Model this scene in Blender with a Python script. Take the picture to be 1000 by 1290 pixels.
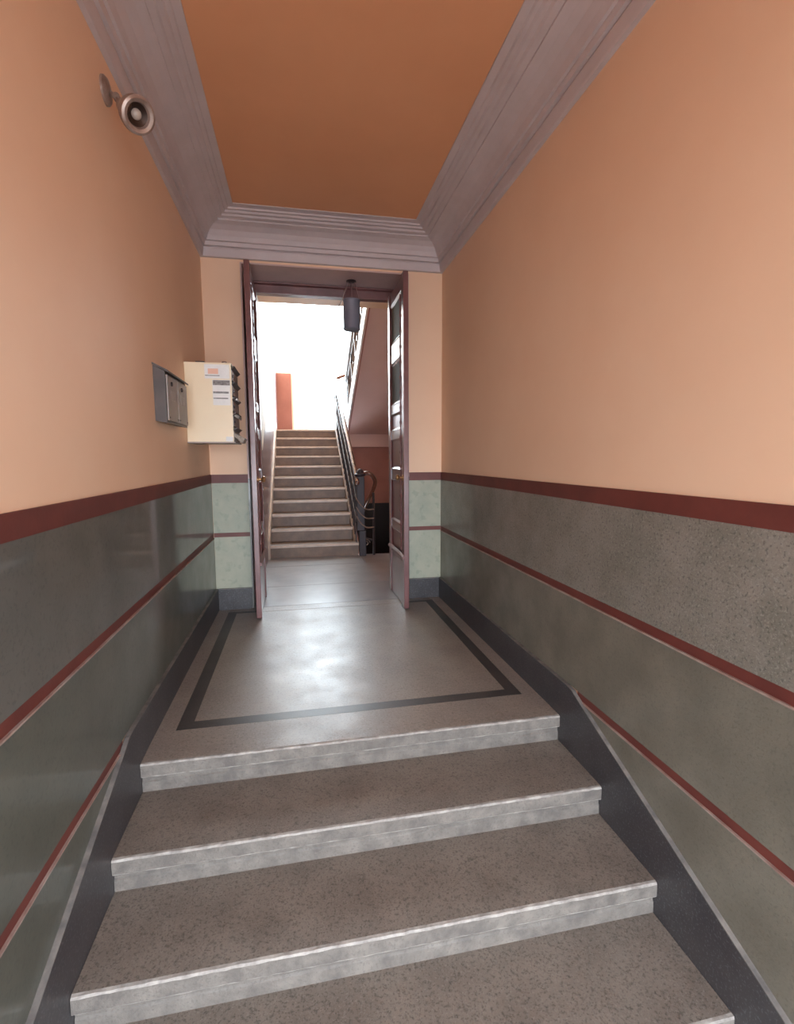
import bpy, bmesh, math, random
from mathutils import Vector, Matrix
random.seed(7)
for o in list(bpy.data.objects): bpy.data.objects.remove(o)
S = bpy.context.scene; C = S.collection
# ---------------------------------------------------------------- camera
F = 619.8; YAW, PITCH, ROLL = .1972, -.1096, -.0055
fwd = Vector((math.sin(YAW)*math.cos(PITCH), math.cos(YAW)*math.cos(PITCH), math.sin(PITCH)))
rt = Vector((math.cos(YAW), -math.sin(YAW), 0)); up = rt.cross(fwd)
c_, s_ = math.cos(ROLL), math.sin(ROLL)
rt, up = c_*rt+s_*up, -s_*rt+c_*up
cd = bpy.data.cameras.new('camera'); cam = bpy.data.objects.new('camera', cd); C.objects.link(cam)
cd.sensor_fit = 'HORIZONTAL'; cd.sensor_width = 36; cd.lens = 36*F/1000; cd.clip_start = .02
M = Matrix((rt, up, -fwd)).transposed().to_4x4(); M.translation = Vector((0, 0, 1.3)); cam.matrix_world = M
S.camera = cam
# ---------------------------------------------------------------- world, light, exposure
w = bpy.data.worlds.new('world'); S.world = w; w.use_nodes = True
bg = w.node_tree.nodes['Background']; bg.inputs[0].default_value = (.82, .90, 1, 1); bg.inputs[1].default_value = 10
S.view_settings.view_transform = 'Standard'; S.view_settings.look = 'None'
S.view_settings.gamma = 1; S.view_settings.use_curve_mapping = False
S.view_settings.exposure = 0.95
def portal(name, loc, sx, sy, rot):
    l = bpy.data.lights.new(name, 'AREA'); l.shape = 'RECTANGLE'; l.size = sx; l.size_y = sy; l.cycles.is_portal = True
    o = bpy.data.objects.new(name, l); C.objects.link(o); o.location = loc; o.rotation_euler = rot
portal('entrance_daylight', (.283, -1.75, .69), 1.9, 2.75, (math.radians(90), 0, 0))       # faces +Y (-Z axis of the lamp)
portal('window_daylight', (.8, 11.3, 3.75), 2.4, 3.8, (math.radians(-90), 0, 0))
# ---------------------------------------------------------------- materials
def srgb(r, g, b):
    f = lambda c: (c/255/12.92) if c/255 <= .04045 else ((c/255+.055)/1.055)**2.4
    return (f(r), f(g), f(b), 1)
def mat(name, col, rough=.6, col2=None, scale=8, bump=0, bscale=60, metal=0, spec=.5, coat=0, crough=.1,
        speck=None, sscale=120, samt=.5, detail=6, rvar=0, contrast=(.35, .65)):
    m = bpy.data.materials.new(name); m.use_nodes = True; nt = m.node_tree; N = nt.nodes; L = nt.links
    b = N['Principled BSDF']; b.inputs['Base Color'].default_value = col; b.inputs['Roughness'].default_value = rough
    b.inputs['Metallic'].default_value = metal; b.inputs['Specular IOR Level'].default_value = spec
    b.inputs['Coat Weight'].default_value = coat; b.inputs['Coat Roughness'].default_value = crough
    tc = N.new('ShaderNodeTexCoord'); src = None
    def noise(sc, det=6, ro=.6):
        n = N.new('ShaderNodeTexNoise'); n.inputs['Scale'].default_value = sc; n.inputs['Detail'].default_value = det
        n.inputs['Roughness'].default_value = ro; L.new(tc.outputs['Object'], n.inputs['Vector']); return n
    def mix(fac, a, c):
        x = N.new('ShaderNodeMix'); x.data_type = 'RGBA'; L.new(fac, x.inputs[0])
        if isinstance(a, tuple): x.inputs[6].default_value = a
        else: L.new(a, x.inputs[6])
        x.inputs[7].default_value = c; return x.outputs[2]
    def ramp(o, lo, hi):
        r = N.new('ShaderNodeMapRange'); r.inputs[1].default_value = lo; r.inputs[2].default_value = hi; L.new(o, r.inputs[0]); return r.outputs[0]
    cur = col
    if col2:
        cur = mix(ramp(noise(scale, detail).outputs[0], *contrast), col, col2)
    if speck:
        for k, (sc, c2) in enumerate(speck):
            n = noise(sc, 2, .5)
            mm = N.new('ShaderNodeMath'); mm.operation = 'MULTIPLY'; mm.inputs[1].default_value = samt
            L.new(ramp(n.outputs[0], .56, .66), mm.inputs[0]); cur = mix(mm.outputs[0], cur, c2)
    if not isinstance(cur, tuple): L.new(cur, b.inputs['Base Color'])
    if rvar:
        r = N.new('ShaderNodeMapRange'); r.inputs[1].default_value = .3; r.inputs[2].default_value = .7
        r.inputs[3].default_value = max(.03, rough-rvar); r.inputs[4].default_value = rough+rvar
        L.new(noise(4, 5).outputs[0], r.inputs[0]); L.new(r.outputs[0], b.inputs['Roughness'])
    if bump:
        n = noise(bscale, 4); bp = N.new('ShaderNodeBump'); bp.inputs['Strength'].default_value = bump; bp.inputs['Distance'].default_value = .004
        L.new(n.outputs[0], bp.inputs['Height']); L.new(bp.outputs[0], b.inputs['Normal'])
    return m
peach = mat('peach_paint', srgb(242, 204, 172), .6, srgb(238, 197, 164), 1.2, bump=.12, bscale=25)
ceil_m = mat('orange_ceiling_paint', srgb(226, 164, 122), .7, srgb(220, 157, 115), 1.0, bump=.1, bscale=20)
cornice_m = mat('mauve_grey_plaster', srgb(204, 190, 190), .55, srgb(196, 181, 180), 4, bump=.03, bscale=14)
dado_m = mat('grey_green_stone', srgb(140, 132, 122), .42, srgb(120, 115, 104), 5, bump=.35, bscale=110, coat=.35, crough=.12,
             speck=[(95, srgb(70, 70, 66)), (160, srgb(158, 152, 142))], samt=.55, rvar=.08)
dado_l = mat('dark_grey_green_stone', srgb(104, 103, 97), .34, srgb(90, 90, 84), 3.5, bump=.1, bscale=70, coat=.6, crough=.06,
             speck=[(80, srgb(66, 68, 64))], samt=.4, rvar=.06)
dado_m2 = mat('olive_grey_stone', srgb(124, 118, 105), .42, srgb(107, 102, 90), 4, bump=.2, bscale=90, coat=.3, crough=.14, speck=[(110, srgb(78, 76, 66))], samt=.3, rvar=.08)
dado_l2 = mat('dark_olive_grey_stone', srgb(94, 96, 86), .34, srgb(80, 82, 74), 3, bump=.1, bscale=60, coat=.5, crough=.08, speck=[(80, srgb(60, 62, 58))], samt=.3, rvar=.06)
green_m = mat('pale_green_plaster', srgb(176, 176, 156), .5, srgb(160, 164, 146), 6, bump=.2, bscale=40,
              speck=[(14, srgb(120, 135, 120))], samt=.35)
red_m = mat('oxblood_paint', srgb(112, 56, 48), .5, srgb(98, 48, 42), 5, bump=.1)
lip_m = mat('lit_ledge_pale', srgb(176, 158, 148), .5, srgb(150, 120, 110), 12)  # pale colour stands in for light caught on the band ledges
slate_m = mat('dark_slate_terrazzo', srgb(70, 67, 68), .4, srgb(58, 55, 58), 6, bump=.1, speck=[(120, srgb(110, 110, 116))], samt=.4)
slate_edge = mat('pale_slate_edge', srgb(132, 126, 120), .5, srgb(96, 92, 90), 14)  # paler than the slate: light along the skirting top put into the colour
terr = mat('grey_terrazzo', srgb(150, 139, 129), .37, srgb(136, 126, 119), 3, bump=.08, bscale=140,
           speck=[(130, srgb(70, 62, 60)), (90, srgb(168, 158, 148)), (60, srgb(104, 92, 84))], samt=.4, rvar=.08, coat=.12, crough=.22)
terr2 = mat('polished_threshold_terrazzo', srgb(158, 156, 156), .3, srgb(140, 138, 140), 3, speck=[(60, srgb(130, 128, 128))], samt=.2, coat=.3, crough=.15)
stripe_m = mat('dark_terrazzo_inlay', srgb(74, 68, 66), .38, srgb(62, 58, 58), 5, speck=[(140, srgb(100, 92, 90))], samt=.4)
step_m = mat('worn_step_terrazzo', srgb(136, 126, 116), .55, srgb(118, 108, 99), 5, bump=.25, bscale=120,
             speck=[(150, srgb(58, 52, 48)), (90, srgb(64, 58, 54)), (180, srgb(150, 142, 134))], samt=.5, rvar=.08)
nose_m = mat('worn_step_arris', srgb(172, 165, 157), .6, srgb(128, 121, 115), 22, bump=.4, bscale=90)
riser_m = mat('pale_rough_riser', srgb(128, 121, 113), .65, srgb(100, 94, 89), 14, bump=.7, bscale=80,
              speck=[(110, srgb(96, 90, 86))], samt=.5)
mauve_m = mat('mauve_brown_gloss_paint', srgb(130, 92, 92), .35, srgb(116, 80, 80), 4, bump=.08, coat=.3, crough=.15)
pane_m = mat('dull_grey_door_glass', srgb(92, 92, 86), .7, srgb(80, 80, 76), 5, spec=.2)
reveal_m = mat('pale_mauve_reveal_paint', srgb(206, 174, 168), .4, srgb(194, 162, 158), 4, coat=.2)
door_m = mat('brown_red_door_paint', srgb(122, 78, 76), .3, srgb(104, 64, 64), 6, bump=.12, bscale=40, coat=.5, crough=.14)
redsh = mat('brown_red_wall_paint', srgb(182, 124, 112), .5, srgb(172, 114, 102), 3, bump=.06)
soffit_m = mat('dusty_pink_soffit_paint', srgb(240, 204, 196), .6, srgb(234, 196, 188), 2, bump=.06)
cream_w = mat('cream_wall_paint', srgb(246, 228, 208), .6, srgb(240, 222, 200), 2, bump=.05)
dark_m = mat('dark_basement_paint_with_gloom', srgb(38, 34, 36), .5, srgb(30, 28, 30), 3)  # dark paint, with the unlit basement's darkness added into the colour
stone_f = mat('brown_grey_stair_stone', srgb(138, 110, 90), .45, srgb(116, 92, 76), 6, speck=[(120, srgb(90, 80, 72))], samt=.4)
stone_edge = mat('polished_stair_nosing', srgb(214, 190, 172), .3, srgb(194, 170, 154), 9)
newel_m = mat('dark_purple_brown_paint', srgb(56, 42, 48), .5, srgb(48, 36, 42), 6)
iron_m = mat('dark_iron', srgb(58, 50, 52), .4, srgb(70, 60, 62), 20, metal=.4)
wood_m = mat('varnished_handrail_wood', srgb(112, 66, 48), .22, srgb(92, 50, 38), 12, coat=.7, crough=.08)
bronze_m = mat('dull_bronze', srgb(178, 158, 148), .36, srgb(140, 120, 110), 20, metal=.5, bump=.1)
lamp_gl = mat('dusty_lamp_glass', srgb(190, 176, 164), .15, srgb(160, 146, 136), 20, coat=.8)
darkbr = mat('dark_reflector', srgb(60, 44, 38), .25, metal=.5)
cream_m = mat('cream_enamel', srgb(240, 222, 190), .35, srgb(236, 216, 184), 4, bump=.03)
greybox = mat('grey_enamel', srgb(150, 138, 130), .4, srgb(138, 126, 120), 8, metal=.2)
greydk = mat('dark_grey_enamel', srgb(86, 76, 72), .45, srgb(74, 66, 64), 8)
platem = mat('faded_grey_label', srgb(176, 168, 162), .6, srgb(160, 150, 144), 30)
paper = mat('white_paper', srgb(238, 236, 232), .8, srgb(228, 226, 224), 20)
pinkp = mat('salmon_print', srgb(236, 190, 168), .8)
ink = mat('grey_ink', srgb(112, 108, 108), .8, srgb(160, 156, 154), 60)
news = mat('newsprint', srgb(176, 164, 150), .85, srgb(120, 112, 106), 45)
brass = mat('aged_brass', srgb(170, 130, 90), .3, metal=.9)
lantern_m = mat('dark_lantern_metal', srgb(132, 130, 142), .5, srgb(122, 120, 132), 10, metal=.1)
white_m = mat('white_window_paint', srgb(240, 240, 238), .4, srgb(232, 232, 230), 6)
pave_m = mat('grey_pavement', srgb(150, 148, 146), .8, srgb(130, 128, 126), 3, bump=.3)
glass = bpy.data.materials.new('clear_glass'); glass.use_nodes = True
nt = glass.node_tree; nt.nodes.clear(); o_ = nt.nodes.new('ShaderNodeOutputMaterial'); tr = nt.nodes.new('ShaderNodeBsdfTransparent')
gl = nt.nodes.new('ShaderNodeBsdfGlossy'); gl.inputs['Roughness'].default_value = .02; mx = nt.nodes.new('ShaderNodeMixShader'); mx.inputs[0].default_value = .06
tr.inputs[0].default_value = (.96, .98, .97, 1)
nt.links.new(tr.outputs[0], mx.inputs[1]); nt.links.new(gl.outputs[0], mx.inputs[2]); nt.links.new(mx.outputs[0], o_.inputs[0])
# ---------------------------------------------------------------- helpers
def base_of(p):
    v = Vector((0, 0, 0))
    while p is not None: v += p.location; p = p.parent
    return v
def obj(name, bm, m, parent=None, smooth=False, origin=None):
    me = bpy.data.meshes.new(name)
    off = base_of(parent) + (Vector(origin) if origin else Vector((0, 0, 0)))
    if off.length: bmesh.ops.translate(bm, verts=bm.verts, vec=-off)
    bmesh.ops.recalc_face_normals(bm, faces=bm.faces)
    if smooth:
        for f in bm.faces: f.smooth = True
    bm.to_mesh(me); bm.free()
    for x in (m if isinstance(m, (list, tuple)) else [m]): me.materials.append(x)
    o = bpy.data.objects.new(name, me); C.objects.link(o)
    if parent: o.parent = parent
    if origin: o.location = origin
    if smooth:
        try: me.set_sharp_from_angle(angle=math.radians(40))
        except Exception: pass
    return o
def struct(name, bm, m, label=None, **k):
    o = obj(name, bm, m, **k); o['kind'] = 'structure'
    if label: o['label'] = label
    return o
def semp(name, label, loc=(0, 0, 0)):
    o = bpy.data.objects.new(name, None); C.objects.link(o); o.location = loc; o['kind'] = 'structure'; o['label'] = label; return o
def thing(name, label, cat, loc, group=None):
    o = bpy.data.objects.new(name, None); C.objects.link(o); o.location = loc; o['label'] = label; o['category'] = cat
    if group: o['group'] = group
    return o
def tag(o, label, cat, group=None):
    o['label'] = label; o['category'] = cat
    if group: o['group'] = group
    return o
def box(bm, x0, x1, y0, y1, z0, z1, bev=0, mi=0):
    r = bmesh.ops.create_cube(bm, size=1); vs = r['verts']
    for v in vs: v.co = Vector(((x0+x1)/2+v.co.x*(x1-x0), (y0+y1)/2+v.co.y*(y1-y0), (z0+z1)/2+v.co.z*(z1-z0)))
    fs = {f for v in vs for f in v.link_faces}
    for f in fs: f.material_index = mi
    if bev:
        es = list({e for v in vs for e in v.link_edges})
        bmesh.ops.bevel(bm, geom=es, offset=bev, segments=2, affect='EDGES', profile=.6)
    return bm
def B(x0, x1, y0, y1, z0, z1, bev=0): return box(bmesh.new(), x0, x1, y0, y1, z0, z1, bev)
def prism(poly, axis, a, b, bm=None):
    """poly: 2-D outline in the two other axes (x->(y,z), y->(x,z), z->(x,y)), extruded from a to b"""
    bm = bm or bmesh.new()
    def P(p, t): return {'x': (t, p[0], p[1]), 'y': (p[0], t, p[1]), 'z': (p[0], p[1], t)}[axis]
    A = [bm.verts.new(P(p, a)) for p in poly]; Bv = [bm.verts.new(P(p, b)) for p in poly]
    n = len(poly); bm.faces.new(A); bm.faces.new(Bv[::-1])
    for i in range(n): bm.faces.new((A[i], Bv[i], Bv[(i+1) % n], A[(i+1) % n]))
    return bm
def strip_profile(prof, x0, x1, n, jit, mis, bm=None):
    """profile of (y,z) points extruded along X with n segments, small jitter on the front arrises; mis = material per profile edge"""
    bm = bm or bmesh.new(); cols = []
    for i in range(n+1):
        x = x0+(x1-x0)*i/n
        cols.append([bm.verts.new((x, p[0]+(random.uniform(-jit, jit) if p[2] else 0), p[1]+(random.uniform(-jit, jit) if p[2] else 0))) for p in prof])
    for i in range(n):
        for k in range(len(prof)):
            k2 = (k+1) % len(prof)
            f = bm.faces.new((cols[i][k], cols[i][k2], cols[i+1][k2], cols[i+1][k])); f.material_index = mis[k]
    bm.faces.new(cols[0]); bm.faces.new(cols[-1][::-1]); return bm
def tube(bm, pts, r, seg=8, flat=None):
    pts = [Vector(p) for p in pts]; rings = []; prev = None
    for i, p in enumerate(pts):
        t = (pts[min(i+1, len(pts)-1)]-pts[max(i-1, 0)]).normalized()
        if prev is None:
            a = Vector((0, 0, 1)) if abs(t.z) < .9 else Vector((1, 0, 0)); n = (a-t*a.dot(t)).normalized()
        else: n = (prev-t*prev.dot(t)).normalized()
        prev = n; b = t.cross(n); rr = r[i] if isinstance(r, (list, tuple)) else r; fr = flat or 1
        rings.append([bm.verts.new(p+n*math.cos(2*math.pi*k/seg)*rr+b*math.sin(2*math.pi*k/seg)*rr*fr) for k in range(seg)])
    for i in range(len(rings)-1):
        for k in range(seg): bm.faces.new((rings[i][k], rings[i][(k+1) % seg], rings[i+1][(k+1) % seg], rings[i+1][k]))
    bm.faces.new(rings[0][::-1]); bm.faces.new(rings[-1]); return bm
def lathe(bm, prof, o, d, seg=24):
    """prof: (t along d, radius) about the axis through o"""
    o = Vector(o); d = Vector(d).normalized(); a = Vector((0, 0, 1)) if abs(d.z) < .9 else Vector((1, 0, 0))
    u = (a-d*a.dot(d)).normalized(); v = d.cross(u); rings = []
    for t, r in prof:
        rings.append([bm.verts.new(o+d*t+(u*math.cos(2*math.pi*k/seg)+v*math.sin(2*math.pi*k/seg))*max(r, .0004)) for k in range(seg)])
    for i in range(len(rings)-1):
        for k in range(seg): bm.faces.new((rings[i][k], rings[i][(k+1) % seg], rings[i+1][(k+1) % seg], rings[i+1][k]))
    bm.faces.new(rings[0][::-1]); bm.faces.new(rings[-1]); return bm
def smoothpath(pts, n=6):
    P = [Vector(p) for p in pts]; P = [2*P[0]-P[1]]+P+[2*P[-1]-P[-2]]; out = []
    for i in range(1, len(P)-2):
        for k in range(n):
            t = k/n; a, b, c, d = P[i-1:i+3]
            out.append(.5*((2*b)+(c-a)*t+(2*a-5*b+4*c-d)*t*t+(3*b-a-3*c+d)*t**3))
    out.append(P[-2]); return out
# ---------------------------------------------------------------- dimensions
XL, XR, D = -.719, 1.286, 4.367            # finished faces of the hall
YF = -1.7                                   # street end of the hall
ZC, ZB, ZLOW = 3.171, 2.909, -.675         # ceiling, underside of cornice, lower floor
NOSE = [(2.155, 0), (1.794, -.135), (1.443, -.27), (1.10, -.405), (.75, -.54)]
RL, RR = -.42, .985                        # door reveal
YD = 4.75                                   # door frame front
SL, SR, YW, YS = -.41, 2.05, 11.1, 6.5     # stair hall: left wall, right wall, far wall, first riser
R1, T1, NST = .168, .32, 11; ZL = R1*NST; YL = YS+T1*(NST-1)
# ---------------------------------------------------------------- hall walls
def side_wall(name, x, s, stone, stone2, lab):
    """s=+1: room lies on +X of the wall"""
    def X(d): return x+s*d
    def bb(d0, d1, *a): return B(min(X(d0), X(d1)), max(X(d0), X(d1)), *a)
    wl = struct(name, bb(-.25, -.004, YF, D, ZLOW-.3, ZC), peach, lab)
    obj('top_band', bb(-.01, .003, YF, D, 1.096, 1.168), red_m, wl)
    obj('stone_panel', bb(-.01, .001, YF, D, .669, 1.096), stone, wl)['label'] = 'upper polished stone dado course'
    obj('middle_band', bb(-.01, -.0005, YF, D, .630, .669), red_m, wl)
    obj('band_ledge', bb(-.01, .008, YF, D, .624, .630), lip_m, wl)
    obj('stone_panel', bb(-.01, .002, YF, D, .185, .624), stone2, wl)['label'] = 'lower polished stone dado course'
    obj('lower_band', bb(-.01, -.0005, YF, 2.04, .150, .185), red_m, wl)
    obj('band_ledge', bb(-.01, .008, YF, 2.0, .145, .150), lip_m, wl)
    obj('stone_panel', bb(-.01, .002, YF, 2.02, ZLOW, .145), stone2, wl)['label'] = 'bottom stone course beside the steps'
    return wl
side_wall('wall_left', XL, 1, dado_l, dado_l2, 'peach left wall over dark polished stone dado with oxblood bands')
side_wall('wall_right', XR, -1, dado_m, dado_m2, 'peach right wall over speckled grey stone dado with oxblood bands')
def skirt(name, x, s, lab):
    y1 = 2.06; k = .385; y2 = y1-(.182-(ZLOW+.19))/k
    top = [(D-.002, .182), (y1+.05, .182), (y1, .176), (y1-.06, .15), (y2, ZLOW+.19), (YF, ZLOW+.19)]
    a, b = x+s*.0021, x+s*.020
    o = struct(name, prism(top+[(YF, ZLOW-.05), (D-.002, ZLOW-.05)], 'x', a, b), slate_m, lab)
    e = prism([(p[0], p[1]) for p in top]+[(p[0], p[1]+.0045) for p in top[::-1]], 'x', a, x+s*.0205)
    obj('top_edge', e, slate_edge, o)['label'] = 'top edge of the skirting, pale with painted-on light'
skirt('baseboard_left', XL, 1, 'dark slate skirting of the left wall, sloping down along the steps')
skirt('baseboard_right', XR, -1, 'dark slate skirting of the right wall, sloping down along the steps')
# end wall with the door opening
bm = bmesh.new()
box(bm, XL-.25, RL, D, 4.85, -.2, ZC+.3); box(bm, RR, XR+.25, D, 4.85, -.2, ZC+.3); box(bm, RL, RR, D, 4.85, 2.89, ZC+.3)
wb = struct('wall_back', bm, peach, 'peach end wall with the tall open doorway')
for (x0, x1) in ((XL, RL), (RR, XR)):
    x0 = max(x0, XL+.003); x1 = min(x1, XR-.003)
    obj('top_band', B(x0, x1, D-.008, D, 1.096, 1.168), red_m, wb)
    obj('plaster_panel', B(x0, x1, D-.006, D, .672, 1.096), green_m, wb)['label'] = 'pale green plaster panel beside the doorway'
    obj('middle_band', B(x0, x1, D-.009, D, .636, .672), red_m, wb)
    obj('plaster_panel', B(x0, x1, D-.006, D, .185, .636), green_m, wb)['label'] = 'pale green plaster panel beside the doorway'
    sk = struct('baseboard_back', B(x0+.018 if x0 < 0 else x0, x1-.018 if x1 > 1.1 else x1, D-.02, D-.0005, 0, .182), slate_m, 'dark slate skirting of the end wall %s of the doorway' % ('left' if x0 < 0 else 'right'))
    obj('top_edge', B(x0+.02 if x0 < 0 else x0, x1-.02 if x1 > 1.1 else x1, D-.023, D-.001, .182, .188), slate_edge, sk)
# painted reveal
for nm, x0, x1 in (('trim_1', RL-.001, RL+.012), ('trim_2', RR-.012, RR+.001)):
    t = struct(nm, B(x0, x1, D-.004, 4.849, 1.13, 2.889), reveal_m, 'mauve painted %s reveal of the doorway' % ('left' if x0 < 0 else 'right'))
    obj('reveal_dado', B(x0, x1, D-.004, 4.849, .0, 1.13), dado_l, t)['label'] = 'dark green-grey lower part of the reveal'
struct('trim_3', B(RL+.012, RR-.012, D-.004, 4.849, 2.878, 2.8895), reveal_m, 'mauve painted head of the doorway')
# street end
bm = bmesh.new(); box(bm, XL-.25, XR+.25, YF-.12, YF, 2.05, ZC+.3); box(bm, XL-.25, XL+.06, YF-.12, YF, ZLOW-.3, 2.05); box(bm, XR-.06, XR+.25, YF-.12, YF, ZLOW-.3, 2.05)
struct('wall_front', bm, peach, 'street end wall behind the viewer with open entrance')
struct('ground', B(-12, 12, -14, YF-.12, ZLOW-.4, ZLOW-.02), pave_m, 'street pavement outside the entrance')
# ceiling
struct('ceiling', B(XL-.25, XR+.25, YF-.12, 4.85, ZC, ZC+.12), ceil_m, 'flat orange painted ceiling')
# cornice: (distance from wall, height)
PROF = [(0, 2.909), (.022, 2.909), (.026, 2.918), (.036, 2.966), (.028, 2.973), (.028, 2.98), (.046, 2.984), (.052, 3.005), (.052, 3.012), (.066, 3.014),
        (.078, 3.045), (.10, 3.078), (.135, 3.102), (.175, 3.114), (.175, 3.124), (.205, 3.128), (.213, 3.140), (.235, 3.140), (.243, 3.152), (.262, 3.152), (.268, 3.162), (.306, 3.164), (.306, ZC), (0, ZC)]
def cornice(name, pts_fn, lab, sc):
    bm = bmesh.new(); A = []; E = []
    for d, z in PROF:
        p, q = pts_fn(d); A.append(bm.verts.new((*p, z))); E.append(bm.verts.new((*q, z)))
    n = len(PROF); bm.faces.new(A); bm.faces.new(E[::-1])
    for i in range(n): bm.faces.new((A[i], E[i], E[(i+1) % n], A[(i+1) % n]))
    return struct(name, bm, cornice_m, lab)
kl, kr, kb = .99, 1.06, 1.2
cornice('trim_4', lambda d: ((XL-.004+d*kl, YF), (XL-.004+d*kl, D-d*kb)), 'mauve-grey moulded cornice along the left wall', 1)
cornice('trim_5', lambda d: ((XR+.004-d*kr, YF), (XR+.004-d*kr, D-d*kb)), 'mauve-grey moulded cornice along the right wall', 1)
cornice('trim_6', lambda d: ((XL-.004+d*kl, D-d*kb), (XR+.004-d*kr, D-d*kb)), 'mauve-grey moulded cornice over the doorway', 1)
# ---------------------------------------------------------------- floor
fl = struct('floor', B(XL-.05, XR+.05, 2.28, D+.01, -.3, -.006), terr, 'polished grey terrazzo landing with dark inlaid border')
xo0, xo1, yo0, yo1, bw = XL+.108, XR-.108, 2.406, 4.27, .071
def fpiece(name, *a, m=terr, lab=None, z=0.0):
    o = obj(name, B(*a, -.02, z), m, fl)
    if lab: o['label'] = lab
fpiece('terrazzo_slab', XL, xo0, yo0, D, lab='margin slab along the left skirting')
fpiece('terrazzo_slab', xo1, XR, yo0, D, lab='margin slab along the right skirting')
fpiece('terrazzo_slab', XL, XR, 2.25, yo0, lab='slab between inlay and top step edge')
fpiece('terrazzo_slab', xo0+bw, xo1-bw, yo0+bw, yo1-bw+.03, lab='large central slab inside the dark border')
fpiece('inlay_strip', xo0, xo1, yo0, yo0+bw, m=stripe_m, z=.0006)
fpiece('inlay_strip', xo0, xo0+bw, yo0+bw, yo1, m=stripe_m, z=.0006)
fpiece('inlay_strip', xo1-bw, xo1, yo0+bw, yo1, m=stripe_m, z=.0006)
fpiece('inlay_strip', xo0+bw, -.34, yo1-.035, yo1, m=stripe_m, z=.0006)
fpiece('inlay_strip', .90, xo1-bw, yo1-.035, yo1, m=stripe_m, z=.0006)
fpiece('terrazzo_slab', xo0+bw, xo1-bw, yo1+.0, D, lab='slab at the foot of the end wall')
fpiece('terrazzo_slab', -.338, .898, yo1-.036, yo1, lab='slab edge between the door leaves')
g = .006
fl2 = struct('floor', B(SL-.1, SR, 4.37, YS+.02, -.3, -.008), slate_m, 'floor of the stair hall behind the doorway')
for (x0, x1, y0, y1) in ((RL, RR, D+g, 5.05), (SL, SR, 5.05+g, 6.0), (SL, .79, 6.0+g, YS+.03), (.79+g, SR, 6.0+g, YS)):
    obj('threshold_slab', B(x0, x1, y0, y1, -.03, 0), terr2, fl2)
obj('slab_edge', B(.79, SR, YS, YS+.03, -.12, .004), terr2, fl2)['label'] = 'pale stone edge of the basement stair opening'
struct('floor', B(XL-.05, XR+.05, YF-.1, .75, -.9, ZLOW), terr, 'lower terrazzo floor at the street entrance')
# ---------------------------------------------------------------- entrance steps
st = thing('entrance_steps', 'flight of worn grey terrazzo steps in the foreground between the stone dados', 'steps', (.283, 1.4, ZLOW))
x0, x1 = XL+.0215, XR-.0215
for i, (y, z) in enumerate(NOSE):
    th = .066; back = (NOSE[i-1][0]+.03) if i else 2.25
    prof = [(back, z-th, 0), (y+.016, z-th, 0), (y+.004, z-th+.002, 1), (y-.001, z-th+.010, 1), (y-.001, z-.009, 1), (y+.003, z-.002, 1), (y+.012, z, 0), (back, z, 0)]
    if i == 0: back = 2.25
    o = obj('tread', strip_profile(prof, x0, x1, 90, .0011, [0, 2, 1, 2, 1, 1, 0, 0]), [step_m if i else terr, nose_m, riser_m], st)
    prof = [(back, z-.135, 0), (y+.012, z-.135, 0), (y+.014, z-th-.028, 1), (y+.018, z-th-.022, 1), (y+.018, z-th, 0), (back, z-th, 0)]
    o = obj('riser', strip_profile(prof, x0, x1, 60, .0012, [0]*6), riser_m, st)
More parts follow.
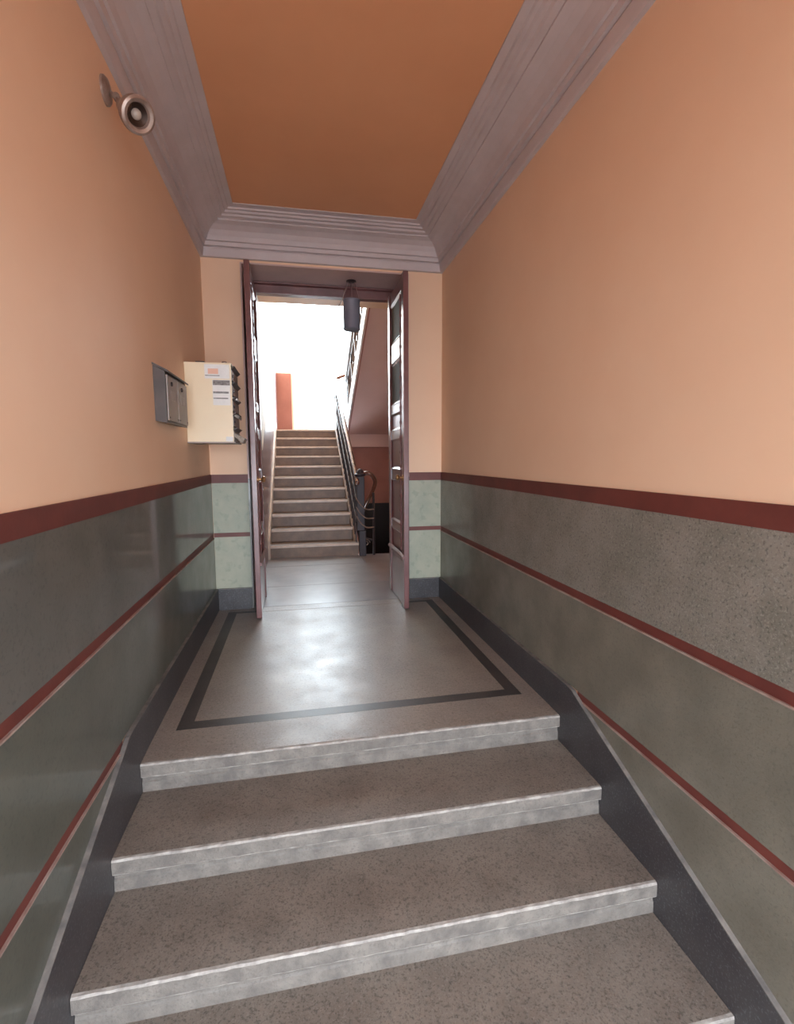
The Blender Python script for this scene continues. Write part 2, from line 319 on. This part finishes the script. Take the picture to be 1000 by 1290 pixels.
# ---------------------------------------------------------------- doors
def leaf(name, x0, x1, face, lab):
    """open door leaf, edge towards the viewer; face=+1: the moulded face looks to +X"""
    y0, y1, z0, z1 = 4.03, 4.73, .008, 2.79
    root = semp(name, lab, ((x0+x1)/2, y1, 0))
    xm0, xm1 = x0+.008, x1-.008
    obj('stile', B(x0, x1, y0, y0+.085, z0, z1, .004), door_m, root)
    obj('stile', B(x0, x1, y1-.085, y1, z0, z1, .004), door_m, root)
    zs = [(z0, .40), (.64, .72), (1.10, 1.20), (1.47, 1.55), (1.70, 1.78), (2.16, 2.33), (2.68, z1)]
    pan = [(.40, .64), (.72, 1.10), (1.20, 1.47), (1.55, 1.70), (1.78, 2.16), (2.33, 2.68)]
    for a, b in zs: obj('rail', B(xm0+.003, xm1-.003, y0+.085, y1-.085, a, b), door_m, root)
    for a, b in pan:
        bm = box(bmesh.new(), xm0+.012, xm1-.012, y0+.08, y1-.08, a-.005, b+.005)
        p = obj('panel', bm, pane_m if (face < 0 and a > 1.6) else door_m, root)
        bm = bmesh.new()
        for s in (-1, 1):
            xf = (x1-.011) if s > 0 else (x0+.011)
            xi = (x1-.022) if s > 0 else (x0+.022)
            a1, b1, ya, yb = a, b, y0+.085, y1-.085; k = .022
            O = [(ya, a1), (yb, a1), (yb, b1), (ya, b1)]; I = [(ya+k, a1+k), (yb-k, a1+k), (yb-k, b1-k), (ya+k, b1-k)]
            xo = xf+s*.005
            vo = [bm.verts.new((xo, *q)) for q in O]; vi = [bm.verts.new((xi, *q)) for q in I]; vb = [bm.verts.new((xi-s*.004, *q)) for q in O]
            for q in range(4):
                r = (q+1) % 4
                bm.faces.new((vo[q], vo[r], vi[r], vi[q])); bm.faces.new((vi[q], vi[r], vb[r], vb[q])); bm.faces.new((vb[q], vb[r], vo[r], vo[q]))
        obj('panel_moulding', bm, door_m, p)
    # weather moulding across the foot and a beaded astragal on the free stile
    s = face; xf = x1 if s > 0 else x0
    obj('kick_moulding', prism([(xf-s*.004, .44), (xf+s*.014, .44), (xf+s*.014, .455), (xf-s*.004, .475)], 'y', y0+.01, y1-.01), door_m, root)
    bm = bmesh.new(); prof = [(0, .004)]
    z = .50
    while z < 2.6: prof += [(z-.5, .007), (z-.5+.085, .007), (z-.5+.095, .012), (z-.5+.105, .012), (z-.5+.115, .007)]; z += .125
    prof += [(2.15, .004)]
    lathe(bm, prof, (xf, y0+.125, .5), (0, 0, 1), 10); obj('beaded_moulding', bm, door_m, root, smooth=True)
    # knob, rose
    r = obj('lock_rose', lathe(bmesh.new(), [(0, .026), (.004, .026), (.007, .018)], (xf, y0+.045, 1.135), (s, 0, 0)), brass, root, smooth=True)
    obj('knob', lathe(bmesh.new(), [(0, .009), (.022, .009), (.028, .02), (.04, .026), (.052, .022), (.058, .008)], (xf+s*.006, y0+.045, 1.135), (s, 0, 0)), brass, r, smooth=True)
    for z in (.35, 1.4, 2.45):
        obj('hinge', lathe(bmesh.new(), [(0, .009), (.10, .009), (.104, .004)], ((x0 if s > 0 else x1), y1+.004, z), (0, 0, 1), 10), iron_m, root)
    return root
leaf('door_1', -.362, -.320, 1, 'brown-red panelled door leaf, left of the pair, swung open edge-on')
leaf('door_2', .866, .908, -1, 'brown-red panelled door leaf, right of the pair, with beaded mouldings')
bm = bmesh.new()
fr = struct('trim_7', B(RL+.012, RR-.012, YD+.01, YD+.09, 2.78, 2.877, .004), door_m, 'brown-red head beam of the door frame')
obj('frame_post', B(RL+.012, -.345, YD+.01, YD+.09, 0, 2.78), door_m, fr)
obj('frame_post', B(.895, RR-.012, YD+.01, YD+.09, 0, 2.78), door_m, fr)
obj('beam_moulding', prism([(YD+.012, 2.875), (YD-.012, 2.875), (YD-.012, 2.862), (YD+.012, 2.85)], 'x', RL+.014, RR-.014), door_m, fr)
# ---------------------------------------------------------------- stair hall shell
ZT = 6.2
def dz(y): return 1.40 if y < YS-.35 else min(1.40+(y-YS+.35)*R1/T1, ZL+1.27)
wl = struct('wall_left', B(SL-.2, SL, 4.85, YW+.1, -.3, ZT), cream_w, 'cream left wall of the stair hall')
ys = [4.86, YS-.35, YS-.35+(ZL+1.27-1.40)*T1/R1, YW-.001]
obj('painted_dado', prism([(4.86, 0)]+[(y, dz(y)) for y in ys]+[(YW-.001, 0)], 'x', SL-.01, SL+.004), mauve_m, wl)
struct('wall_right', B(SR, SR+.2, 4.85, YW+.1, -2.6, ZT), cream_w, 'cream right wall of the stair hall')
bm = bmesh.new(); box(bm, RR+.0, SR+.2, 4.85, 4.87, -.2, 3.19)
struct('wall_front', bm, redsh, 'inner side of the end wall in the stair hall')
# upper floor slab over the hall: its underside is the strip of peach ceiling below the beam
struct('ceiling', B(SL, SR, 4.85, 6.42, 3.19, 3.45), peach, 'peach underside of the upper floor over the stair foot')
struct('ceiling', B(SL-.2, SR+.2, 4.3, YW+.1, ZT, ZT+.1), cream_w, 'cream ceiling high over the stairwell')
struct('wall_front', B(SL-.2, SR+.2, 4.2, 4.36, 3.3, ZT), cream_w, 'upper wall above the doorway in the stairwell')
# far wall with big window over the half landing
WX0, WX1, WZ0, WZ1 = -.07, 2.0, ZL+.06, 5.6
PX0, PZ = SL+.03, ZL+1.27
bm = bmesh.new(); box(bm, SL-.2, PX0, YW, YW+.25, -2.6, ZT); box(bm, WX1, SR+.2, YW, YW+.25, -2.6, ZT)
box(bm, PX0, WX1, YW, YW+.25, -2.6, WZ0); box(bm, PX0, WX1, YW, YW+.25, WZ1, ZT); box(bm, PX0, WX0, YW, YW+.25, WZ0, PZ)
wf = struct('wall_back', bm, cream_w, 'cream far wall of the stairwell round the tall bright window')
obj('painted_dado', B(SL+.005, WX0-.03, YW-.012, YW, ZL, ZL+1.27), redsh, wf)['label'] = 'brown-red painted panel left of the bright window'
wn = semp('window_1', 'tall bright window of the half landing, flooded with daylight', ((WX0+WX1)/2, YW+.1, WZ0))
for a in ((WX0, WX0+.04, WZ0, PZ), (PX0, WX0+.04, PZ, PZ+.04), (PX0, PX0+.04, PZ+.04, WZ1), (WX1-.04, WX1, WZ0, WZ1), (WX0+.04, WX1-.04, WZ0, WZ0+.04), (PX0+.04, WX1-.04, WZ1-.04, WZ1)):
    obj('window_frame', B(a[0], a[1], YW+.08, YW+.14, a[2], a[3]), white_m, wn)
obj('glazing_bar', B(.955, .98, YW+.09, YW+.13, WZ0+.04, WZ1-.04), white_m, wn)
for a in ((WX0+.04, .955, WZ0+.04, PZ+.04), (PX0+.04, .955, PZ+.04, WZ1-.04), (.98, WX1-.04, WZ0+.04, WZ1-.04)): obj('pane', B(a[0], a[1], YW+.108, YW+.112, a[2], a[3]), glass, wn)
# half landing, wall under it
XU0 = .97
hl = struct('floor', B(SL, SR, YL+.06, YW, ZL-.24, ZL-.02), stone_f, 'half landing at the top of the first flight')
obj('landing_slab', B(SL, .75, YL+.04, YW, ZL-.02, ZL), stone_f, hl); obj('landing_slab', B(.755, SR, YL+.06, YW, ZL-.02, ZL), stone_f, hl)
obj('landing_beam', B(.78, SR, YL, YL+.06, 1.518, ZL), soffit_m, hl)['label'] = 'pink painted front of the landing beam'
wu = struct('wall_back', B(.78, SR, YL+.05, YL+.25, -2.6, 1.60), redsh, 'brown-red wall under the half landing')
obj('dark_dado', B(.78, SR, YL+.038, YL+.051, -2.6, .40), dark_m, wu)['label'] = 'lower wall of the basement stair, dark paint blackened with painted-in gloom'
# ---------------------------------------------------------------- first flight
SX0, SX1 = SL+.03, .72
f1 = thing('lower_staircase', 'brown-grey stone staircase rising to the bright window beyond the doorway', 'staircase', (.16, YS, 0))
for i in range(NST):
    y = YS+i*T1; z = R1*(i+1); xr = SX1+.05 if i == 0 else SX1
    o = obj('step', B(SX0, xr, y+.02, y+T1+.04 if i < NST-1 else y+.04, z-R1, z-.034), stone_f, f1)
    pr = [(y+T1+.02 if i < NST-1 else y+.04, z-.034, 0), (y+.006, z-.034, 0), (y, z-.028, 0), (y, z-.008, 0), (y+.008, z, 0), (y+T1+.02 if i < NST-1 else y+.04, z, 0)]
    obj('nosing', strip_profile(pr, SX0, xr+.01, 1, 0, [0, 1, 1, 1, 0, 0]), [stone_f, stone_edge], f1)
def slope_poly(z0, z1, ya=YS, yb=None):
    yb = YL if yb is None else yb
    return [(ya, z0), (yb, z0+(yb-ya)*R1/T1), (yb, z1+(yb-ya)*R1/T1), (ya, z1)]
obj('wall_string', prism([(YS-.06, 0), (YS+.1, 0), (YL, ZL-.1), (YL+.1, ZL+.1), (YL+.1, ZL+.14), (YL, ZL+.14), (YS-.04, .26), (YS-.06, .24)], 'x', SL+.0045, SX0), stone_edge, f1)['label'] = 'pale string board along the left wall'
obj('outer_string', prism([(YS+.06, -.02), (YL+.01, ZL-.22), (YL+.01, ZL+.02), (YS+.36, R1+.16), (YS+.06, R1-.03)], 'x', SX1-.0, SX1+.045), stone_f, f1)
# wall below the flight
struct('wall_right', prism([(YS+.06, -2.5), (YL+.05, -2.5), (YL+.05, ZL-.24), (YS+.06, -.04)], 'x', SX1+.065, SX1+.10), redsh, 'side wall closing the space under the first flight')
# railing of first flight
rx = SX1+.03
rl = thing('stair_railing', 'iron railing with pale wooden handrail on the right edge of the lower staircase', 'railing', (rx, YS, 0))
def fz(y): return R1+(y-YS)*R1/T1
hz = .90
obj('handrail', tube(bmesh.new(), smoothpath([(rx+.01, YS-.04, fz(YS)+hz-.12), (rx, YS+.2, fz(YS+.2)+hz), (rx, YL, fz(YL)+hz), (rx, YL+.28, fz(YL)+hz+.12), (rx+.06, YL+.40, fz(YL)+hz+.14), (XU0+.0, YL+.40, fz(YL)+hz+.20)], 8), .03, 10), wood_m, rl, smooth=True)
for h in (.30, .62):
    obj('flat_bar', tube(bmesh.new(), smoothpath([(rx, YS+.02, fz(YS)+h-.06), (rx, YS+.3, fz(YS+.3)+h), (rx, YL, fz(YL)+h), (rx, YL+.28, fz(YL)+h+.06), (rx+.06, YL+.38, fz(YL)+h+.08), (XU0, YL+.38, fz(YL)+h+.12)], 8), .013, 6), iron_m, rl)
bb = None
for i in range(NST):
    for q in (0.25, .75):
        y = YS+(i+q)*T1
        if y > YL: continue
        z = R1*(i+1)
        m_ = tube(bmesh.new(), [(rx, y, z-.02), (rx, y, fz(y)+hz-.02)], .008, 6)
        obj('baluster', m_, iron_m, rl)
for i in range(0, 10):
    y = YS+.5*T1+i*T1; zc = fz(y)+.45
    pts = [(rx, y+.055*math.cos(t)*(1-t/14), zc+.10*math.sin(t)*(1-t/14)+.055*math.cos(t)*R1/T1) for t in [k*.5 for k in range(20)]]
    obj('scroll', tube(bmesh.new(), pts, .006, 5), iron_m, rl)
obj('landing_post', tube(bmesh.new(), [(rx, YL+.3, ZL), (rx, YL+.3, fz(YL)+hz+.12)], .012, 8), iron_m, rl)
# newel
nw = thing('newel_post', 'dark square newel post at the foot of the lower staircase', 'newel post', (.80, YS-.02, 0))
bm = B(.75, .85, YS-.07, YS+.03, .34, 1.06, .006); obj('shaft', bm, newel_m, nw)
bm = B(.775, .865, YS-.075, YS+.035, 0, .34, .008); obj('plinth', bm, newel_m, nw)
obj('cap', lathe(bmesh.new(), [(0, .06), (.015, .075), (.03, .075), (.045, .05), (.06, .052), (.09, .03), (.10, .005)], (.80, YS-.02, 1.06), (0, 0, 1), 16), newel_m, nw, smooth=True)
# basement guard
bg_ = thing('basement_railing', 'curved railing with looping varnished handrail beside the dark basement stair', 'railing', (.97, YS, 0))
obj('handrail', tube(bmesh.new(), smoothpath([(.85, YS-.03, 1.10), (.91, YS-.06, 1.10), (.97, YS-.05, 1.05), (1.0, YS-.02, .98), (.98, YS+.02, .88), (.93, YS+.08, .76), (.90, YS+.35, .60), (.90, YS+.9, .32)], 7), .027, 10), wood_m, bg_, smooth=True)
for h in (.66, .54, .42):
    obj('curved_bar', tube(bmesh.new(), smoothpath([(.735, YS-.09, h+.12), (.79, YS-.13, h+.03), (.87, YS-.11, h-.03), (.975, YS-.03, h-.04)], 6), .009, 6), bronze_m, bg_, smooth=True)
obj('post', tube(bmesh.new(), [(.975, YS-.02, 0), (.975, YS-.02, .84)], .017, 8), iron_m, bg_)
obj('scroll', tube(bmesh.new(), [(.87+.05*math.cos(t)*(1-t/12), YS-.03, .17+.05*math.sin(t)*(1-t/12)) for t in [k*.5 for k in range(18)]], .007, 5), bronze_m, bg_)
obj('lower_bar', tube(bmesh.new(), [(.86, YS-.03, .24), (.975, YS-.03, .2)], .009, 6), iron_m, bg_)
# basement flight
bs = thing('basement_staircase', 'dark stone steps going down to the basement right of the lower staircase', 'staircase', (1.5, YS+.03, -.1))
for i in range(9):
    obj('step', B(.84, SR-.003, YS+.03+i*.3, YS+.36+i*.3, -.17*(i+2), -.17*(i+1)+.0), stone_f, bs)
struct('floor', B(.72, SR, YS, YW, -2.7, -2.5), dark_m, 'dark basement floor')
# ---------------------------------------------------------------- upper flight
f2 = thing('upper_staircase', 'upper stair flight with dusty pink soffit slanting over the basement opening', 'staircase', (1.5, YL, ZL))
k2 = .50; YU = 6.42; n2 = 10
def uz(y): return 1.765+(YL-y)*k2
obj('soffit', prism([(YL, uz(YL)), (YU, uz(YU)), (YU, uz(YU)+.10), (YL, uz(YL)+.10)], 'x', XU0, SR-.003), soffit_m, f2)
obj('outer_string', prism([(YL+.02, uz(YL)-.005), (YU, uz(YU)-.005), (YU, uz(YU)+.27), (YL+.02, uz(YL)+.27)], 'x', XU0-.03, XU0), white_m, f2)['label'] = 'white painted outer string'
obj('string_edge', prism([(YL+.0, uz(YL)-.03), (YU, uz(YU)-.03), (YU, uz(YU)), (YL+.0, uz(YL))], 'x', XU0-.005, XU0+.016), redsh, f2)
t2 = (YL-YU)/n2; r2 = (3.45-ZL)/(n2)
for i in range(n2):
    y = YL-i*t2; obj('step', B(XU0, SR-.003, y-t2, y, uz(y-t2)+.09, ZL+r2*(i+1)), stone_f, f2)
ur = thing('upper_railing', 'scrolled iron railing along the edge of the upper stair flight', 'railing', (XU0, YL, ZL))
def us(y): return ZL+.12+(YL-y)*k2
obj('handrail', tube(bmesh.new(), [(XU0, YL+.38, us(YL)+.84), (XU0, YL+.1, us(YL)+.84), (XU0, YU+.1, us(YU+.1)+.84)], .036, 8), iron_m, ur, smooth=True)
for h in (.12, .66): obj('flat_bar', tube(bmesh.new(), [(XU0, YL, us(YL)+h), (XU0, YU, us(YU)+h)], .018, 6), iron_m, ur)
n = 12
for i in range(n):
    y = YL-.1-i*(YL-YU-.2)/(n-1)
    if i % 2 == 0: obj('baluster', tube(bmesh.new(), [(XU0, y, us(y)), (XU0, y, us(y)+.84)], .018, 6), iron_m, ur)
    else:
        pts = [(XU0, y-.12*math.sin(t*.5), us(y)+.12+.54*t/12.6+.0+.05*math.sin(t*1.0)) for t in [j*.7 for j in range(19)]]
        obj('scroll', tube(bmesh.new(), pts, .024, 6), iron_m, ur)
# ---------------------------------------------------------------- hanging lantern
lx, ly = .512, 4.60
ln = thing('hanging_lantern', 'dark cylindrical lantern hanging from the head of the doorway', 'lantern', (lx, ly, 2.877))
obj('ceiling_rose', lathe(bmesh.new(), [(0, .045), (.006, .045), (.014, .02)], (lx, ly, 2.877), (0, 0, -1), 18), iron_m, ln)
obj('shade', lathe(bmesh.new(), [(0, .0), (0, .072), (.008, .078), (.018, .075), (.245, .075), (.255, .079), (.263, .075), (.263, .0)], (lx, ly, 2.452), (0, 0, 1), 28), lantern_m, ln, smooth=True)
for s in (-1, 0, 1): obj('strap', tube(bmesh.new(), [(lx+s*.03, ly, 2.870), (lx+s*.068, ly, 2.712)], .006, 6), mauve_m, ln)
obj('cable', tube(bmesh.new(), smoothpath([(lx-.03, ly, 2.868), (lx-.075, ly+.01, 2.74), (lx-.11, ly+.02, 2.66), (lx-.115, ly+.02, 2.60)], 5), .004, 6), bronze_m, ln)
# ---------------------------------------------------------------- grey mailboxes
gm = thing('grey_mailbox', 'grey metal double mailbox on the left wall, nearer than the cream one', 'mailbox', (XL, 3.02, 1.49))
gy0, gy1, gz0, gz1, gx = 2.80, 3.28, 1.50, 1.785, XL+.054
obj('body', prism([(XL-.003, gz0), (gx, gz0-.01), (gx, gz1-.03), (XL-.003, gz1)], 'y', gy0, gy1), greydk, gm)
obj('lid', prism([(XL-.003, gz1+.012), (XL-.003, gz1), (gx+.016, gz1-.036), (gx+.016, gz1-.026)], 'y', gy0-.012, gy1+.012), greydk, gm)['label'] = 'sloping dark lid with rusty edge'
for i in range(2):
    ya = gy0+.012+i*.235; yb = ya+.222
    d = obj('door', B(gx, gx+.008, ya, yb, gz0+.004, gz1-.045, .002), greybox, gm)
    obj('lock', lathe(bmesh.new(), [(0, .012), (.006, .012), (.008, .006)], (gx+.008, (ya+yb)/2-.03, gz1-.085), (1, 0, 0), 14), iron_m, d)
    obj('name_plate', B(gx+.008, gx+.0095, ya+.06, yb-.07, gz1-.17, gz1-.12), platem, d)
    for yy in (ya+.02, yb-.02): obj('screw', lathe(bmesh.new(), [(0, .005), (.003, .004)], (gx+.008, yy, gz0+.02), (1, 0, 0), 8), iron_m, d)
# ---------------------------------------------------------------- cream mailbox
cy0, cy1, cz0, cz1, cx0, cx1 = 3.55, 3.92, 1.415, 1.94, XL-.003, -.425
cm = thing('cream_mailbox', 'cream metal mailbox block with notices on its side, in the corner', 'mailbox', (cx0, 3.75, cz0))
bm = B(cx0, cx1, cy0, cy0+.012, cz0, cz1, .002); obj('side_panel', bm, cream_m, cm)
obj('side_panel', B(cx0, cx1, cy1-.012, cy1, cz0, cz1, .002), cream_m, cm)
obj('top_panel', B(cx0, cx1, cy0+.012, cy1-.012, cz1-.012, cz1), cream_m, cm)
obj('bottom_panel', B(cx0, cx1+.012, cy0-.003, cy1, cz0-.008, cz0), greybox, cm)
obj('back_panel', B(cx0, cx0+.01, cy0+.012, cy1-.012, cz0, cz1-.012), cream_m, cm)
nsl = 5; hs = (cz1-cz0-.012)/nsl
for i in range(nsl):
    z = cz0+i*hs
    dd = obj('slot_door', B(cx1-.012, cx1+.002, cy0+.014, cy1-.014, z+.006, z+hs*.70), greybox, cm)
    obj('slot_flap', prism([(cx1-.012, z+hs*.72), (cx1-.004, z+hs*.72), (cx1+.022, z+hs*.94), (cx1+.014, z+hs*.96)], 'y', cy0+.016, cy1-.016), greydk, dd)
    obj('lock', lathe(bmesh.new(), [(0, .010), (.006, .010)], (cx1+.002, cy0+.06, z+hs*.35), (1, 0, 0), 12), iron_m, dd)
def sheet(name, xa, xb, za, zb, m, par, k=0, lab=None):
    o = obj(name, B(xa, xb, cy0-.0012-.0008*k, cy0-.0006*k, za, zb), m, par)
    if lab: o['label'] = lab
    return o
n1 = sheet('notice', -.595, -.436, 1.835, 1.928, paper, cm, 0, 'large white notice with a salmon block')
sheet('printed_block', -.573, -.508, 1.865, 1.900, pinkp, n1, 2); sheet('printed_rule', -.592, -.50, 1.852, 1.857, ink, n1, 2)
n2_ = sheet('notice', -.548, -.434, 1.775, 1.828, paper, cm, 1, 'white notice with dark heading')
sheet('printed_block', -.545, -.436, 1.792, 1.824, ink, n2_, 3, 'dark grey heading strip')
n3 = sheet('notice', -.548, -.436, 1.66, 1.782, paper, cm, 0, 'white notice with two ruled lines')
sheet('printed_rule', -.545, -.445, 1.738, 1.750, ink, n3, 2); sheet('printed_rule', -.545, -.45, 1.702, 1.709, ink, n3, 2)
sheet('raised_seam', -.62, -.44, 1.628, 1.633, cream_m, cm, 4)
sheet('label_tape', -.475, -.43, 1.418, 1.45, paper, cm, 0, 'pale tape at the lower corner')
def paper_roll(loc, d, ln_, lab, fold=.018, mm=news, wd=.03):
    p = Vector(loc); d = Vector(d).normalized(); q = p+d*ln_
    bm = bmesh.new(); s = Vector((0, 1, 0))*wd; n_ = d.cross(Vector((0, 1, 0))).normalized()*fold*.5
    k = 6
    rows = []
    for i in range(k+1):
        t = i/k; c = p.lerp(q, t)+Vector((0, 0, -.018*t*t)); wv = 1+.25*t
        rows.append([bm.verts.new(c+s*a*wv+n_*b*(1+.3*math.sin(a*3+t*4))) for a, b in ((-1, -1), (-.3, -1.3), (.4, -.9), (1, -1), (1, 1), (.4, 1.3), (-.3, .9), (-1, 1))])
    for i in range(k):
        for j in range(8): bm.faces.new((rows[i][j], rows[i][(j+1) % 8], rows[i+1][(j+1) % 8], rows[i+1][j]))
    bm.faces.new(rows[0]); bm.faces.new(rows[-1][::-1])
    o = obj('newspaper', bm, mm, None, origin=loc); tag(o, lab, 'newspaper', None); return o
paper_roll((cx1-.05, cy0+.10, cz0+.075), (1, -.1, -.45), .125, 'folded newspaper drooping from the lowest slot of the cream mailbox', .03, wd=.07)
paper_roll((cx1-.05, cy0+.14, cz0+.20), (1, 0, -.15), .085, 'folded newspaper in the second slot from the bottom of the cream mailbox', .018, wd=.06)
paper_roll((cx1-.05, cy0+.14, cz0+.305), (1, 0, .1), .075, 'leaflet in the middle slot of the cream mailbox', .012, paper, wd=.05)
bm = B(-.66, -.60, 3.60, 3.72, cz1+.0, cz1+.016, .003)
tag(obj('folded_leaflet', bm, greydk, origin=(-.63, 3.66, cz1)), 'dark folded leaflet lying on top of the cream mailbox', 'leaflet')
tag(obj('bottle_cap', lathe(bmesh.new(), [(0, .016), (.014, .018), (.02, .014), (.022, .004)], (-.475, 3.62, cz1), (0, 0, 1), 16), bronze_m, origin=(-.475, 3.62, cz1)), 'small brown round cap standing on top of the cream mailbox', 'cap')
# ---------------------------------------------------------------- wall spotlight
sp = thing('wall_spotlight', 'dull bronze adjustable spotlight on the left wall under the cornice', 'spotlight', (XL, 2.34, 2.775))
obj('wall_plate', lathe(bmesh.new(), [(0, .052), (.008, .052), (.016, .044), (.022, .02)], (XL-.004, 2.34, 2.775), (1, 0, 0), 28), bronze_m, sp, smooth=True)
hc = Vector((-.568, 2.20, 2.615)); hd = Vector((.58, -.56, -.55)).normalized(); hb = hc-hd*.118
obj('arm', tube(bmesh.new(), [(XL+.015, 2.34, 2.77), (XL+.045, 2.325, 2.745), tuple(hb+Vector((-.01, .008, .01)))], .009, 8), bronze_m, sp, smooth=True)
obj('joint', lathe(bmesh.new(), [(0, .010), (.003, .014), (.026, .014), (.029, .010)], tuple(Vector((XL+.045, 2.325, 2.745))-Vector((.0, .014, 0))), (0, 1, 0), 14), bronze_m, sp, smooth=True)
hd_ = obj('lamp_head', lathe(bmesh.new(), [(-0.0114, 0.00684), (0, 0.02508), (0.0342, 0.02964), (0.0456, 0.03876), (0.0855, 0.04788), (0.0912, 0.05928), (0.114, 0.06498), (0.1277, 0.06384), (0.1322, 0.05472), (0.1277, 0.04332), (0.114, 0.03876), (0.0969, 0.01368), (0.0969, 0.00228)], tuple(hb), tuple(hd), 32), bronze_m, sp, smooth=True)
obj('reflector', lathe(bmesh.new(), [(0.1003, 0.00456), (0.1015, 0.03762), (0.1151, 0.04104), (0.1163, 0.03876), (0.1049, 0.0114), (0.1037, 0.00342)], tuple(hb), tuple(hd), 28), darkbr, hd_, smooth=True)
obj('bulb', lathe(bmesh.new(), [(0.1003, 0.01368), (0.1083, 0.01938), (0.1163, 0.0171), (0.122, 0.00912), (0.1231, 0.00114)], tuple(hb), tuple(hd), 20), lamp_gl, hd_, smooth=True)
